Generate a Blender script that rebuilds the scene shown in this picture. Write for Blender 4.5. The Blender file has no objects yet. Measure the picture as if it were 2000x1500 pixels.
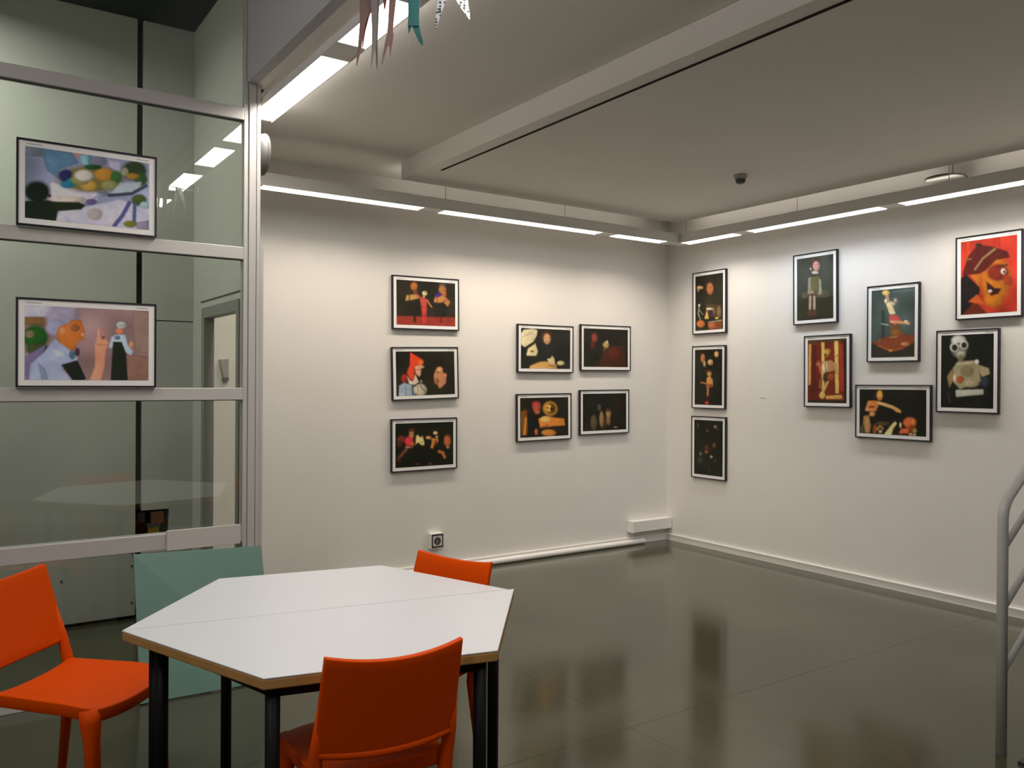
import bpy, bmesh, math, random
import numpy as np
from mathutils import Matrix, Vector
random.seed(7); np.random.seed(7)
sc = bpy.context.scene
COL = sc.collection

# ------------------------------------------------------------------ camera, world, exposure
# room axes: origin at the far floor corner, X to the right along the back wall, Y into the back wall, Z up
F_PX, YAW, PITCH, ROLL = 1622.0, math.radians(34.35), math.radians(-0.19), math.radians(0.36)
CAM = Vector((-5.702, -5.709, 1.5))
cy_, sy_, cp_, sp_ = math.cos(YAW), math.sin(YAW), math.cos(PITCH), math.sin(PITCH)
fwd = Vector((sy_*cp_, cy_*cp_, sp_)); rgt0 = Vector((cy_, -sy_, 0)); up0 = rgt0.cross(fwd)
rgt = math.cos(ROLL)*rgt0 + math.sin(ROLL)*up0
upv = -math.sin(ROLL)*rgt0 + math.cos(ROLL)*up0
cam_d = bpy.data.cameras.new('camera'); cam = bpy.data.objects.new('camera', cam_d); COL.objects.link(cam)
cam_d.sensor_fit = 'HORIZONTAL'; cam_d.sensor_width = 36.0; cam_d.lens = F_PX/2000*36.0
cam_d.clip_start = 0.05; cam_d.clip_end = 100
M = Matrix((rgt, upv, -fwd)).transposed().to_4x4(); M.translation = CAM
cam.matrix_world = M
sc.camera = cam
w = bpy.data.worlds.new('world'); sc.world = w; w.use_nodes = True
w.node_tree.nodes['Background'].inputs[0].default_value = (0.55, 0.62, 0.75, 1)
w.node_tree.nodes['Background'].inputs[1].default_value = 0.02
sc.view_settings.view_transform = 'Standard'; sc.view_settings.look = 'None'
sc.view_settings.gamma = 1.0; sc.view_settings.use_curve_mapping = False
sc.view_settings.exposure = 0.0
WARM, NEUT, COOL = (1.0, 0.87, 0.72), (1.0, 0.93, 0.84), (0.86, 0.92, 1.0)
P_WALL = 8.4      # watts per metre of the suspended wall-washing tubes
P_CEIL = 14.0      # watts per metre of the ceiling tubes by the partition
P_HALL = 36.0      # watts of each fill lamp added under the hall ceiling
P_VEST = 30.0       # watts of the fill light added in the vestibule

# ------------------------------------------------------------------ materials
def lin(c):
    c = c/255.0
    return c/12.92 if c <= 0.04045 else ((c+0.055)/1.055)**2.4
def rgb(r, g, b): return (lin(r), lin(g), lin(b), 1)
def mat(name, color, rough=0.6, spec=0.5, metal=0.0, noise=None, bump=None, coat=0.0):
    m = bpy.data.materials.new(name); m.use_nodes = True
    nt = m.node_tree; b = nt.nodes['Principled BSDF']
    b.inputs['Base Color'].default_value = color
    b.inputs['Roughness'].default_value = rough
    b.inputs['Specular IOR Level'].default_value = spec
    b.inputs['Metallic'].default_value = metal
    b.inputs['Coat Weight'].default_value = coat
    tc = None
    if noise or bump:
        tc = nt.nodes.new('ShaderNodeTexCoord')
    if noise:
        scale, c2, lo, hi = noise
        n = nt.nodes.new('ShaderNodeTexNoise'); n.inputs['Scale'].default_value = scale
        n.inputs['Detail'].default_value = 6; n.inputs['Roughness'].default_value = 0.62
        nt.links.new(tc.outputs['Object'], n.inputs['Vector'])
        r = nt.nodes.new('ShaderNodeValToRGB')
        r.color_ramp.elements[0].position = lo; r.color_ramp.elements[1].position = hi
        r.color_ramp.elements[0].color = color; r.color_ramp.elements[1].color = c2
        nt.links.new(n.outputs['Fac'], r.inputs['Fac'])
        nt.links.new(r.outputs['Color'], b.inputs['Base Color'])
    if bump:
        scale, strength = bump
        n2 = nt.nodes.new('ShaderNodeTexNoise'); n2.inputs['Scale'].default_value = scale; n2.inputs['Detail'].default_value = 3
        nt.links.new(tc.outputs['Object'], n2.inputs['Vector'])
        bp = nt.nodes.new('ShaderNodeBump'); bp.inputs['Strength'].default_value = strength; bp.inputs['Distance'].default_value = 0.01
        nt.links.new(n2.outputs['Fac'], bp.inputs['Height']); nt.links.new(bp.outputs['Normal'], b.inputs['Normal'])
    return m
def emit(name, color, strength):
    m = bpy.data.materials.new(name); m.use_nodes = True
    b = m.node_tree.nodes['Principled BSDF']
    b.inputs['Base Color'].default_value = (0.8, 0.8, 0.8, 1)
    b.inputs['Emission Color'].default_value = (*color, 1); b.inputs['Emission Strength'].default_value = strength
    return m
M_ = {}
M_['wall'] = mat('wall_paint', (0.80, 0.775, 0.735, 1), 0.75, 0.25, noise=(1.3, (0.77, 0.745, 0.705, 1), .35, .7), bump=(90, .05))
M_['ceil'] = mat('ceiling_paint', (0.81, 0.78, 0.74, 1), 0.8, 0.2, noise=(0.9, (0.78, 0.75, 0.71, 1), .35, .7), bump=(70, .04))
M_['upper'] = mat('upper_wall_paint', (0.50, 0.49, 0.50, 1), 0.8, 0.2, bump=(70, .04))
M_['trim'] = mat('white_trim', (0.80, 0.78, 0.74, 1), 0.4, 0.4)
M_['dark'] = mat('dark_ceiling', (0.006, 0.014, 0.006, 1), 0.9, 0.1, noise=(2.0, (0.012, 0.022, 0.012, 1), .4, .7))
M_['alu'] = mat('painted_aluminium', (0.58, 0.56, 0.53, 1), 0.38, 0.5, 0.15)
M_['groove'] = mat('aluminium_groove', (0.30, 0.29, 0.27, 1), 0.5, 0.4)
M_['gasket'] = mat('rubber_gasket', (0.10, 0.10, 0.10, 1), 0.6, 0.3)
M_['panel'] = mat('grey_panel', (0.60, 0.60, 0.56, 1), 0.6, 0.35, noise=(1.2, (0.56, 0.56, 0.525, 1), .35, .7))
M_['black'] = mat('black_void', (0.006, 0.006, 0.006, 1), 0.8, 0.2)
M_['frame'] = mat('frame_black', (0.012, 0.009, 0.018, 1), 0.35, 0.45)
M_['mat'] = mat('white_mount', (0.88, 0.87, 0.85, 1), 0.55, 0.3)
M_['back'] = mat('picture_backing', (0.30, 0.22, 0.14, 1), 0.8, 0.2)
M_['housing'] = mat('light_housing', (0.74, 0.72, 0.69, 1), 0.45, 0.4)
M_['steel'] = mat('steel_wire', (0.35, 0.34, 0.32, 1), 0.4, 0.5, 0.6)
M_['tube'] = emit('lit_diffuser', (1.0, 0.97, 0.95), 4.0)
M_['tubecool'] = emit('lit_diffuser_cool', (0.93, 0.96, 1.0), 4.0)
M_['rim'] = mat('fixture_rim', (0.75, 0.69, 0.55, 1), 0.4, 0.5)
M_['tabletop'] = mat('white_laminate', (0.63, 0.65, 0.675, 1), 0.32, 0.35)
M_['plywood'] = mat('table_edge_wood', (0.43, 0.235, 0.075, 1), 0.5, 0.35, noise=(14, (0.35, 0.18, 0.055, 1), .3, .7))
M_['leg'] = mat('black_steel', (0.004, 0.004, 0.0045, 1), 0.5, 0.15)
M_['orange'] = mat('orange_plastic', (0.62, 0.062, 0.0, 1), 0.48, 0.08, bump=(260, .02))
M_['teal'] = mat('teal_board', (0.16, 0.28, 0.23, 1), 0.42, 0.4, noise=(2.5, (0.15, 0.26, 0.22, 1), .35, .7))
M_['card'] = mat('pale_board', (0.60, 0.565, 0.53, 1), 0.6, 0.3)
M_['socket'] = mat('socket_white', (0.78, 0.75, 0.70, 1), 0.4, 0.4)
M_['socketdark'] = mat('socket_dark', (0.03, 0.025, 0.02, 1), 0.5, 0.4)
M_['rail'] = mat('grey_enamel_pipe', (0.46, 0.46, 0.445, 1), 0.38, 0.45, noise=(9, (0.42, 0.425, 0.41, 1), .4, .7))
M_['step'] = mat('dark_stair_rubber', (0.022, 0.024, 0.02, 1), 0.55, 0.4)
M_['detector'] = mat('detector_grey', (0.42, 0.41, 0.38, 1), 0.5, 0.4)
M_['detdark'] = mat('detector_dark', (0.10, 0.095, 0.085, 1), 0.5, 0.4)
M_['grey'] = mat('mid_grey_plastic', (0.14, 0.135, 0.13, 1), 0.5, 0.4)
M_['yellow'] = mat('yellow_box', (0.40, 0.26, 0.008, 1), 0.6, 0.3)
M_['redpot'] = mat('red_brown_label', (0.30, 0.09, 0.012, 1), 0.6, 0.3)
M_['pencil'] = mat('pencil_grey', (0.45, 0.42, 0.38, 1), 0.8, 0.1)
M_['ribbon'] = mat('dusty_pink_ribbon', (0.24, 0.145, 0.13, 1), 0.6, 0.3)
M_['ribbonred'] = mat('rose_ribbon', (0.27, 0.075, 0.065, 1), 0.6, 0.3)
M_['ribbonpale'] = mat('pale_ribbon', (0.27, 0.245, 0.23, 1), 0.6, 0.3)
M_['tealcloth'] = mat('teal_cloth', (0.028, 0.115, 0.12, 1), 0.7, 0.2)
M_['grout'] = mat('floor_joint_grout', (0.062, 0.06, 0.042, 1), 0.3, 0.5)
# polished dark screed
m = bpy.data.materials.new('polished_screed'); m.use_nodes = True; M_['floor'] = m
nt = m.node_tree; b = nt.nodes['Principled BSDF']; tc = nt.nodes.new('ShaderNodeTexCoord')
n1 = nt.nodes.new('ShaderNodeTexNoise'); n1.inputs['Scale'].default_value = 0.9; n1.inputs['Detail'].default_value = 3; n1.inputs['Roughness'].default_value = .5
n2 = nt.nodes.new('ShaderNodeTexNoise'); n2.inputs['Scale'].default_value = 55; n2.inputs['Detail'].default_value = 4
mx = nt.nodes.new('ShaderNodeMix'); mx.data_type = 'FLOAT'; mx.inputs[0].default_value = 0.0
cr = nt.nodes.new('ShaderNodeValToRGB')
cr.color_ramp.elements[0].position = .34; cr.color_ramp.elements[0].color = (0.046, 0.047, 0.027, 1)
cr.color_ramp.elements[1].position = .68; cr.color_ramp.elements[1].color = (0.070, 0.071, 0.044, 1)
nt.links.new(tc.outputs['Object'], n1.inputs['Vector']); nt.links.new(tc.outputs['Object'], n2.inputs['Vector'])
nt.links.new(n1.outputs['Fac'], mx.inputs[2]); nt.links.new(n2.outputs['Fac'], mx.inputs[3])
nt.links.new(mx.outputs[0], cr.inputs['Fac']); nt.links.new(cr.outputs['Color'], b.inputs['Base Color'])
b.inputs['Roughness'].default_value = 0.13; b.inputs['Specular Tint'].default_value = (.93, .94, .80, 1)
b.inputs['Specular IOR Level'].default_value = 0.5
# greenish thin architectural glass
m = bpy.data.materials.new('partition_glass'); m.use_nodes = True; M_['glass'] = m
nt = m.node_tree; nt.nodes.clear()
out = nt.nodes.new('ShaderNodeOutputMaterial'); tr = nt.nodes.new('ShaderNodeBsdfTransparent'); gl = nt.nodes.new('ShaderNodeBsdfGlossy')
tr.inputs['Color'].default_value = (0.90, 0.925, 0.89, 1); gl.inputs['Roughness'].default_value = 0.0; gl.inputs['Color'].default_value = (1, 1, .97, 1)
fr = nt.nodes.new('ShaderNodeFresnel'); fr.inputs['IOR'].default_value = 1.55; ms = nt.nodes.new('ShaderNodeMixShader')
nt.links.new(fr.outputs[0], ms.inputs[0]); nt.links.new(tr.outputs[0], ms.inputs[1]); nt.links.new(gl.outputs[0], ms.inputs[2]); nt.links.new(ms.outputs[0], out.inputs[0])
# dotted cloth (black spots on white)
m = bpy.data.materials.new('spotted_cloth'); m.use_nodes = True; M_['spots'] = m
nt = m.node_tree; b = nt.nodes['Principled BSDF']; tc = nt.nodes.new('ShaderNodeTexCoord'); vo = nt.nodes.new('ShaderNodeTexVoronoi'); vo.inputs['Scale'].default_value = 95; vo.inputs['Randomness'].default_value = .45
cr = nt.nodes.new('ShaderNodeValToRGB'); cr.color_ramp.interpolation = 'CONSTANT'; cr.color_ramp.elements[0].color = (.008, .008, .012, 1); cr.color_ramp.elements[1].position = .42; cr.color_ramp.elements[1].color = (.34, .34, .39, 1)
nt.links.new(tc.outputs['Object'], vo.inputs['Vector']); nt.links.new(vo.outputs['Distance'], cr.inputs['Fac']); nt.links.new(cr.outputs['Color'], b.inputs['Base Color'])
# photographic print: colour comes from the mesh's own colour layer
m = bpy.data.materials.new('photo_print'); m.use_nodes = True; M_['print'] = m
nt = m.node_tree; b = nt.nodes['Principled BSDF']; at = nt.nodes.new('ShaderNodeAttribute'); at.attribute_name = 'print'
nt.links.new(at.outputs['Color'], b.inputs['Base Color']); b.inputs['Roughness'].default_value = .42; b.inputs['Specular IOR Level'].default_value = .3

# ------------------------------------------------------------------ builders
class MB:
    def __init__(s): s.v = []; s.f = []
    def box(s, x0, x1, y0, y1, z0, z1):
        o = len(s.v)
        s.v += [(x0,y0,z0),(x1,y0,z0),(x1,y1,z0),(x0,y1,z0),(x0,y0,z1),(x1,y0,z1),(x1,y1,z1),(x0,y1,z1)]
        s.f += [tuple(o+i for i in q) for q in ((0,3,2,1),(4,5,6,7),(0,1,5,4),(1,2,6,5),(2,3,7,6),(3,0,4,7))]
        return s
    def prism(s, pts, z0, z1):
        o = len(s.v); n = len(pts)
        s.v += [(p[0],p[1],z0) for p in pts] + [(p[0],p[1],z1) for p in pts]
        s.f += [tuple(range(o+n-1, o-1, -1)), tuple(range(o+n, o+2*n))]
        s.f += [(o+i, o+(i+1)%n, o+n+(i+1)%n, o+n+i) for i in range(n)]
        return s
    def tube(s, pts, r, n=12, square=False):
        pts = [Vector(p) for p in pts]; R = r if isinstance(r, (list, tuple)) else [r]*len(pts)
        o = len(s.v); prev = None
        for i, p in enumerate(pts):
            t = ((pts[i+1]-p).normalized() if i == 0 else (p-pts[i-1]).normalized() if i == len(pts)-1 else ((pts[i+1]-p).normalized()+(p-pts[i-1]).normalized()).normalized())
            if prev is None:
                a = Vector((1,0,0)) if abs(t.x) < .9 else Vector((0,1,0))
                a = (a - t*a.dot(t)).normalized()
            else: a = (prev - t*prev.dot(t)).normalized()
            prev = a; c = t.cross(a)
            for k in range(n):
                th = 2*math.pi*(k+.5)/n
                s.v.append(tuple(p + R[i]*(math.cos(th)*a + math.sin(th)*c)))
        for i in range(len(pts)-1):
            for k in range(n):
                k2 = (k+1) % n
                s.f.append((o+i*n+k, o+i*n+k2, o+(i+1)*n+k2, o+(i+1)*n+k))
        s.f.append(tuple(o+k for k in range(n-1,-1,-1))); s.f.append(tuple(o+(len(pts)-1)*n+k for k in range(n)))
        return s
    def lathe(s, prof, c=(0,0,0), n=32):
        o = len(s.v)
        for (r, z) in prof:
            for k in range(n):
                th = 2*math.pi*k/n
                s.v.append((c[0]+r*math.cos(th), c[1]+r*math.sin(th), c[2]+z))
        for i in range(len(prof)-1):
            for k in range(n):
                k2 = (k+1) % n
                s.f.append((o+i*n+k, o+i*n+k2, o+(i+1)*n+k2, o+(i+1)*n+k))
        s.f.append(tuple(o+k for k in range(n-1,-1,-1))); s.f.append(tuple(o+(len(prof)-1)*n+k for k in range(n)))
        return s
    def slab(s, top, bot, nu, nv):
        """closed shell from two vertex grids (nv rows of nu)"""
        o = len(s.v); N = nu*nv; s.v += list(top) + list(bot)
        for j in range(nv-1):
            for i in range(nu-1):
                a = o+j*nu+i
                s.f.append((a, a+1, a+nu+1, a+nu)); s.f.append((a+N, a+nu+N, a+nu+1+N, a+1+N))
        ring = [j for j in range(nu)] + [j*nu+nu-1 for j in range(1, nv)] + [(nv-1)*nu+i for i in range(nu-2, -1, -1)] + [j*nu for j in range(nv-2, 0, -1)]
        for k in range(len(ring)):
            a, b2 = ring[k], ring[(k+1) % len(ring)]
            s.f.append((o+a, o+a+N, o+b2+N, o+b2))
        return s
    def build(s, name, material, parent=None, bevel=0, smooth=False, loc=None, seg=2):
        me = bpy.data.meshes.new(name); me.from_pydata(s.v, [], s.f)
        bm = bmesh.new(); bm.from_mesh(me); bmesh.ops.recalc_face_normals(bm, faces=bm.faces)
        if bevel:
            bmesh.ops.bevel(bm, geom=[e for e in bm.edges if e.calc_face_angle(0) > .5], offset=bevel, segments=seg, profile=.5, affect='EDGES', clamp_overlap=True)
        bm.to_mesh(me); bm.free()
        if smooth:
            for p in me.polygons: p.use_smooth = True
        me.materials.append(M_[material])
        o = bpy.data.objects.new(name, me); COL.objects.link(o)
        if loc: o.location = loc
        if parent: o.parent = parent
        return o
def tag(o, label=None, cat=None, group=None, kind=None):
    if label: o['label'] = label
    if cat: o['category'] = cat
    if group: o['group'] = group
    if kind: o['kind'] = kind
    return o
def thing(name, loc, rz=0, label=None, cat=None, group=None, kind=None):
    o = bpy.data.objects.new(name, None); COL.objects.link(o); o.location = loc; o.rotation_euler = (0,0,rz)
    o.empty_display_size = .1
    return tag(o, label, cat, group, kind)
def copy_tree(o, parent=None):
    c = o.copy(); COL.objects.link(c); c.parent = parent
    for ch in list(o.children): copy_tree(ch, c)
    return c
def B(x0,x1,y0,y1,z0,z1): return MB().box(x0,x1,y0,y1,z0,z1)
def area(name, loc, sx, sy, watts, color, spread, parent=None):
    d = bpy.data.lights.new(name, 'AREA'); d.shape = 'RECTANGLE'; d.size = sx; d.size_y = sy
    d.energy = watts; d.color = color; d.spread = math.radians(spread)
    o = bpy.data.objects.new(name, d); COL.objects.link(o); o.location = loc
    if parent: o.parent = parent
    return o

# ------------------------------------------------------------------ room shell
ZC = 3.03           # gallery ceiling
XE = -4.37          # edge of the low ceiling / partition end wall
YP = -1.37          # plane of the glazed partition
XL, YF, ZT = -8.5, -9.0, 4.3
floor = B(XL, .1, YF, .1, -.1, -.0008).build('floor', 'grout'); tag(floor, 'dark grey polished screed floor reflecting the pictures', 'floor', kind='structure')
xs = [XL, -6.24, -3.24, 0]; ys = [YF, -6.05, -3.03, 0]
for i in range(3):
    for j in range(3):
        B(xs[i]+.0009, xs[i+1]-.0009, ys[j]+.0009, ys[j+1]-.0009, -.02, 0).build('slab', 'floor', floor)
wa = B(-4.33, .12, 0, .12, 0, ZC).build('wall_back', 'wall'); tag(wa, 'white back wall with seven landscape pictures under a light strip', 'wall', kind='structure')
wb = B(0, .12, YF, 0, 0, ZC).build('wall_right', 'wall'); tag(wb, 'white right wall with nine pictures under a light strip', 'wall', kind='structure')
sq = [(0, -1.095, 1.372), (0, -1.11, 1.380), (0, -1.125, 1.372), (0, -1.14, 1.374), (0, -1.15, 1.366)]
MB().tube([(-.0008, p[1], p[2]) for p in sq], .0018, 6).build('pencil_mark', 'pencil', wb)
for px_, pz_ in ((-2.62, 2.47), (-1.45, 2.30)):
    MB().tube([(px_, 0, pz_), (px_, -.012, pz_+.002)], .003, 8).build('nail', 'trim', wa)
tag(B(XL, 0, YF-.12, YF, 0, ZT).build('wall_front', 'upper'), 'wall behind the viewer', 'wall', kind='structure')
tag(B(XL-.12, XL, YF, .1, 0, ZT).build('wall_left', 'upper'), 'far left wall of the entrance hall', 'wall', kind='structure')
ce = B(XE+.001, .12, YF, .12, ZC, ZC+.15).build('ceiling', 'ceil'); tag(ce, 'white gallery ceiling around the dropped field', 'ceiling', kind='structure')
tag(B(XL, XE, YF, YP-.03, ZT, ZT+.1).build('ceiling_hall', 'upper'), 'high dim ceiling of the entrance hall', 'ceiling', kind='structure')
tag(B(XE-.05, XE, YF, YP-.04, ZC, ZT).build('wall_fascia', 'upper'), 'grey upright edge of the low ceiling above the light row', 'wall', kind='structure')
# dropped ceiling field with a black track slot near its left edge
ZP = 2.90
cp = B(-3.081, -.40, YF+.3, -.492, ZP, ZC-.001).build('ceiling_field', 'ceil'); tag(cp, 'dropped ceiling field with a step along its left side', 'ceiling', kind='structure')
tr_ = B(-2.988, -2.971, YF+.5, -.88, ZP-.003, ZP+.002).build('curtain_track', 'black'); tag(tr_, 'thin black track along the left side of the dropped ceiling', 'track')

# baseboards
bb = MB().box(-4.33, 0, -.016, 0, 0, .062).box(-4.33, 0, -.02, 0, .056, .068).build('baseboard_back', 'trim', bevel=.002)
tag(bb, 'white baseboard along the back wall', 'baseboard', kind='structure')
bb = MB().box(-.016, 0, YF, -.016, 0, .055).box(-.02, 0, YF, -.02, .05, .062).build('baseboard_right', 'trim', bevel=.002)
tag(bb, 'white baseboard along the right wall', 'baseboard', kind='structure')

# ------------------------------------------------------------------ entrance vestibule behind the glass
YB = -.09
door2 = thing('door_2', (-5.8, YB, 0), 0, 'tall pale grey door leaves behind the glass with a black gap between', 'door', kind='structure')
B(-6.9+5.8, -4.712+5.8, 0, .05, .02, 3.75).build('door_leaf', 'panel', door2, bevel=.002)
hx0, hx1, hz0, hz1 = -4.676, -4.512, .405, .672
o58 = 5.8
leaf = MB()
leaf.box(hx1+o58, XE+o58, 0, .05, .02, 1.868); leaf.box(hx0+o58, hx1+o58, 0, .05, .02, hz0); leaf.box(hx0+o58, hx1+o58, 0, .05, hz1, 1.868)
leaf.build('door_leaf', 'panel', door2)
B(hx0+o58, XE+o58, .001, .05, 1.874, 3.75).build('transom_panel', 'panel', door2, bevel=.002)
B(-6.9+o58, XE+o58, .10, .24, 0, 3.8).build('dark_backing', 'black', door2)
for (sx, sz) in ((-4.73, .33), (-4.73, .10), (-5.12, .285), (-4.73, .41)):
    MB().tube([(sx+o58, .004, sz), (sx+o58, -.004, sz)], .007, 8).build('screw', 'gasket', door2)
t = thing('paint_tin', (-4.585, YB+.055, hz0-.06), 0, 'small yellow box with a red brown lid in the dark cut-out of the door', 'box')
B(-.045, .02, -.02, .02, .0, .22).build('box_body', 'yellow', t, bevel=.003)
B(-.03, .05, -.025, .015, .23, .31).build('lid', 'redpot', t, bevel=.01)
B(-.052, .027, -.024, .024, .21, .235).build('rim', 'gasket', t, bevel=.003)
tag(B(-6.95, XE, YP+.02, .1, 3.75, 3.85).build('ceiling_vestibule', 'dark'), 'nearly black ceiling of the vestibule behind the glass', 'ceiling', kind='structure')
tag(B(-7.05, -6.95, YP, .1, 0, 3.85).build('wall_vestibule', 'panel'), 'left wall of the vestibule behind the glass', 'wall', kind='structure')
# end wall with doorway between vestibule and gallery
dy0, dy1, dz = -1.087, -.404, 1.882
ew = MB()
ew.box(XE, -4.332, dy1, 0, 0, ZC); ew.box(XE, -4.332, YP+.03, dy0, 0, ZC); ew.box(XE, -4.332, dy0, dy1, dz, ZC)
tag(ew.build('wall_end', 'panel'), 'thin grey wall with an open doorway behind the glass', 'wall', kind='structure')
tag(B(XE, -4.31, YP+.03, .1, ZC, 3.8).build('wall_overdoor', 'panel'), 'grey wall above the open doorway behind the glass', 'wall', kind='structure')
d1 = thing('door_1', (XE, 0, 0), 0, 'open grey doorway seen through the glass with a bright wall beyond', 'door', kind='structure')
B(-.012, .05, dy1-.005, dy1+.06, 0, dz+.06).build('jamb', 'groove', d1, bevel=.002)
B(-.012, .05, dy0-.046, dy0+.005, 0, dz+.06).build('jamb', 'groove', d1, bevel=.002)
B(-.012, .05, dy0+.005, dy1-.005, dz-.005, dz+.06).build('door_head', 'groove', d1, bevel=.002)
B(-.006, 0, dy0-.046, dy1+.113, dz+.1, dz+.105).build('head_trim', 'gasket', d1)
hs = thing('wall_handset', (-4.155, 0, 1.565), 0, 'small grey tapered handset on the bright wall seen through the doorway', 'handset')
hb = MB(); hb.v += [(-.03,0,.07),(.03,0,.075),(.032,0,-.05),(-.004,0,-.06),(-.03,-.035,.07),(.03,-.035,.075),(.03,-.03,-.05),(-.002,-.03,-.06)]
hb.f += [(0,1,2,3),(4,7,6,5),(0,4,5,1),(1,5,6,2),(2,6,7,3),(3,7,4,0)]
hb.build('handset_body', 'detector', hs, bevel=.005); B(-.008, .03, -.034, 0, -.075, -.05).build('foot', 'grey', hs, bevel=.003)

# ------------------------------------------------------------------ glazed partition
win = thing('window_1', (0, YP, 0), 0, 'tall aluminium framed glass partition with two pictures on its rails', 'glass partition', kind='structure')
PX0, PX1 = -6.95, -4.433
post = MB().box(PX1, -4.412, -.028, .03, 0, 3.9).box(-4.408, -4.372, -.034, .03, 0, 3.9).box(-4.368, -4.348, -.030, .03, 0, 3.9)
post.build('mullion', 'alu', win, bevel=.002)
B(-4.412, -4.368, -.024, .02, 0, 3.9).build('mullion_groove', 'groove', win)
B(-4.347, -4.329, -.026, .03, 0, 2.196).build('cover_strip', 'alu', win, bevel=.0015)
B(PX0, PX0+.08, -.03, .03, 0, 3.9).build('mullion', 'alu', win, bevel=.003)
rails = [(3.68, 3.75), (2.835, 2.899), (2.118, 2.182), (1.395, 1.457), (.664, .743), (0, .05)]
for k, (z0, z1) in enumerate(rails):
    B(PX0+.08, PX1, -.028, .03, z0, z1).build('rail', 'alu', win, bevel=.003)
    B(PX0+.08, PX1, -.012, .014, z0-.003 if z0 > .1 else z1, z0 if z0 > .1 else z1+.003).build('gasket', 'gasket', win)
for k in range(5):
    B(PX0+.07, PX1+.01, -.003, .003, rails[k+1][1]-.005, rails[k][0]+.005).build('pane', 'glass', win)
cd = B(-4.802, -4.447, YP-.045, YP-.0285, .66, .758).build('pale_board', 'card', bevel=.002)
tag(cd, 'pale oblong board fixed to the low rail of the glass partition', 'board')
# teal board leaning on the partition
tb = MB(); xa0, xa1 = -4.955, -4.343
bot, top = (-1.60, 0.004), (-1.415, .648)
dn = Vector((0, top[0]-bot[0], top[1]-bot[1])).normalized(); nn = Vector((0, -dn.z, dn.y))*.012
pts = [Vector((xa0, bot[0], bot[1])), Vector((xa1, bot[0]-.03, bot[1])), Vector((xa1, top[0], top[1]-.012)), Vector((xa0, top[0], top[1]+.012))]
tb.v += [tuple(p) for p in pts] + [tuple(p+nn) for p in pts]
tb.f += [(0,1,2,3),(7,6,5,4),(0,4,5,1),(1,5,6,2),(2,6,7,3),(3,7,4,0)]
tag(tb.build('leaning_board', 'teal', bevel=.0015), 'teal green board leaning against the foot of the glass partition', 'board')
# round fixture on the gallery side of the end wall
rf = thing('round_wall_fixture', (-4.331, -1.22, 2.72), 0, 'round grey fixture sticking out behind the partition post under the bright light', 'wall fixture')
o = MB().lathe([(.104, 0), (.108, .05), (.098, .062), (.07, .068), (.03, .072), (.002, .073)], n=40).build('disc', 'grey', rf, smooth=True); o.rotation_euler = (0, math.pi/2, 0)
o = MB().lathe([(.109, .046), (.112, .05), (.111, .058), (.104, .064)], n=40).build('ring', 'grey', rf, smooth=True); o.rotation_euler = (0, math.pi/2, 0)

# ------------------------------------------------------------------ suspended light strips
def strip(name, label, axis, c0, c1, s0, s1, segs, wires, ZL=2.72, hh=.075, power=None, spread=135, uplight=.075, tilt=.62):
    """housing between c0..c1 across and s0..s1 along; axis 'x' runs along X"""
    t = thing(name, (0, 0, 0), 0, label, 'light', 'suspended light strips')
    def bx(a0, a1, b0, b1, z0, z1):
        return B(a0, a1, b0, b1, z0, z1) if axis == 'x' else B(b0, b1, a0, a1, z0, z1)
    hz = ZL+hh; m_ = .012 if hh > .05 else .006
    h = MB()
    def add(a0, a1, b0, b1, z0, z1):
        h.box(a0, a1, b0, b1, z0, z1) if axis == 'x' else h.box(b0, b1, a0, a1, z0, z1)
    add(s0, s1, c0-m_, c0, ZL-.004, hz); add(s0, s1, c1, c1+m_, ZL-.004, hz); add(s0, s1, c0, c1, hz-.01, hz)
    ends = sorted([q for sg in segs for q in sg[:2]]); e = [s0]+ends+[s1]
    for k in range(0, len(e), 2): add(e[k], e[k+1], c0, c1, ZL, hz-.01)
    h.build('housing', 'housing', t)
    for (a, b2, cool, *gain) in segs:
        bx(a, b2, c0, c1, ZL+.004, ZL+.02).build('diffuser', 'tubecool' if cool else 'tube', t)
        ln = b2-a; ctr = ((a+b2)/2, (c0+c1)/2, ZL-.002)
        if axis == 'x': area('strip_lamp', ctr, ln, c1-c0, P_WALL*ln*gain[0], COOL if cool else WARM, 135, t)
        else: area('strip_lamp', (ctr[1], ctr[0], ctr[2]), c1-c0, ln, (power or P_WALL)*ln*((gain or [1])[0] if power else .72 if cool else .86), COOL if cool else NEUT, spread, t)
    u0 = max(s0, -3.0) if axis == 'x' else s0; ln = s1-u0
    if uplight:
      off = c1-.012                                    # added lamp above the closed housing, brightening wall and ceiling
      if axis == 'x':
          up = area('uplight_fill', ((u0+s1)/2, off, hz+.004), ln, .03, uplight*P_WALL*ln, NEUT, 95, t); up.rotation_euler = (math.pi-tilt, 0, 0)
      else:
          up = area('uplight_fill', (off, (s0+s1)/2, hz+.004), .03, ln, uplight*P_WALL*ln, NEUT, 95 if tilt < .9 else 125, t); up.rotation_euler = (0, math.pi+tilt, 0)
    for wv in wires:
        p = (wv, (c0+c1)/2) if axis == 'x' else ((c0+c1)/2, wv)
        MB().tube([(p[0], p[1], hz), (p[0], p[1], ZC)], .0025, 6).build('wire', 'steel', t)
        MB().lathe([(.012, 0), (.012, .02), (.006, .03)], (p[0], p[1], ZC-.03), 12).build('ceiling_cup', 'steel', t)
    return t
strip('suspended_light', 'long suspended light strip along the back wall', 'x', -.54, -.42, -4.32, -.417, [(-4.054, -2.911, 0, .74), (-2.746, -1.264, 0, 1.12), (-1.105, -.53, 0, 1.0)], [-2.72, -1.63, -.56])
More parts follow.
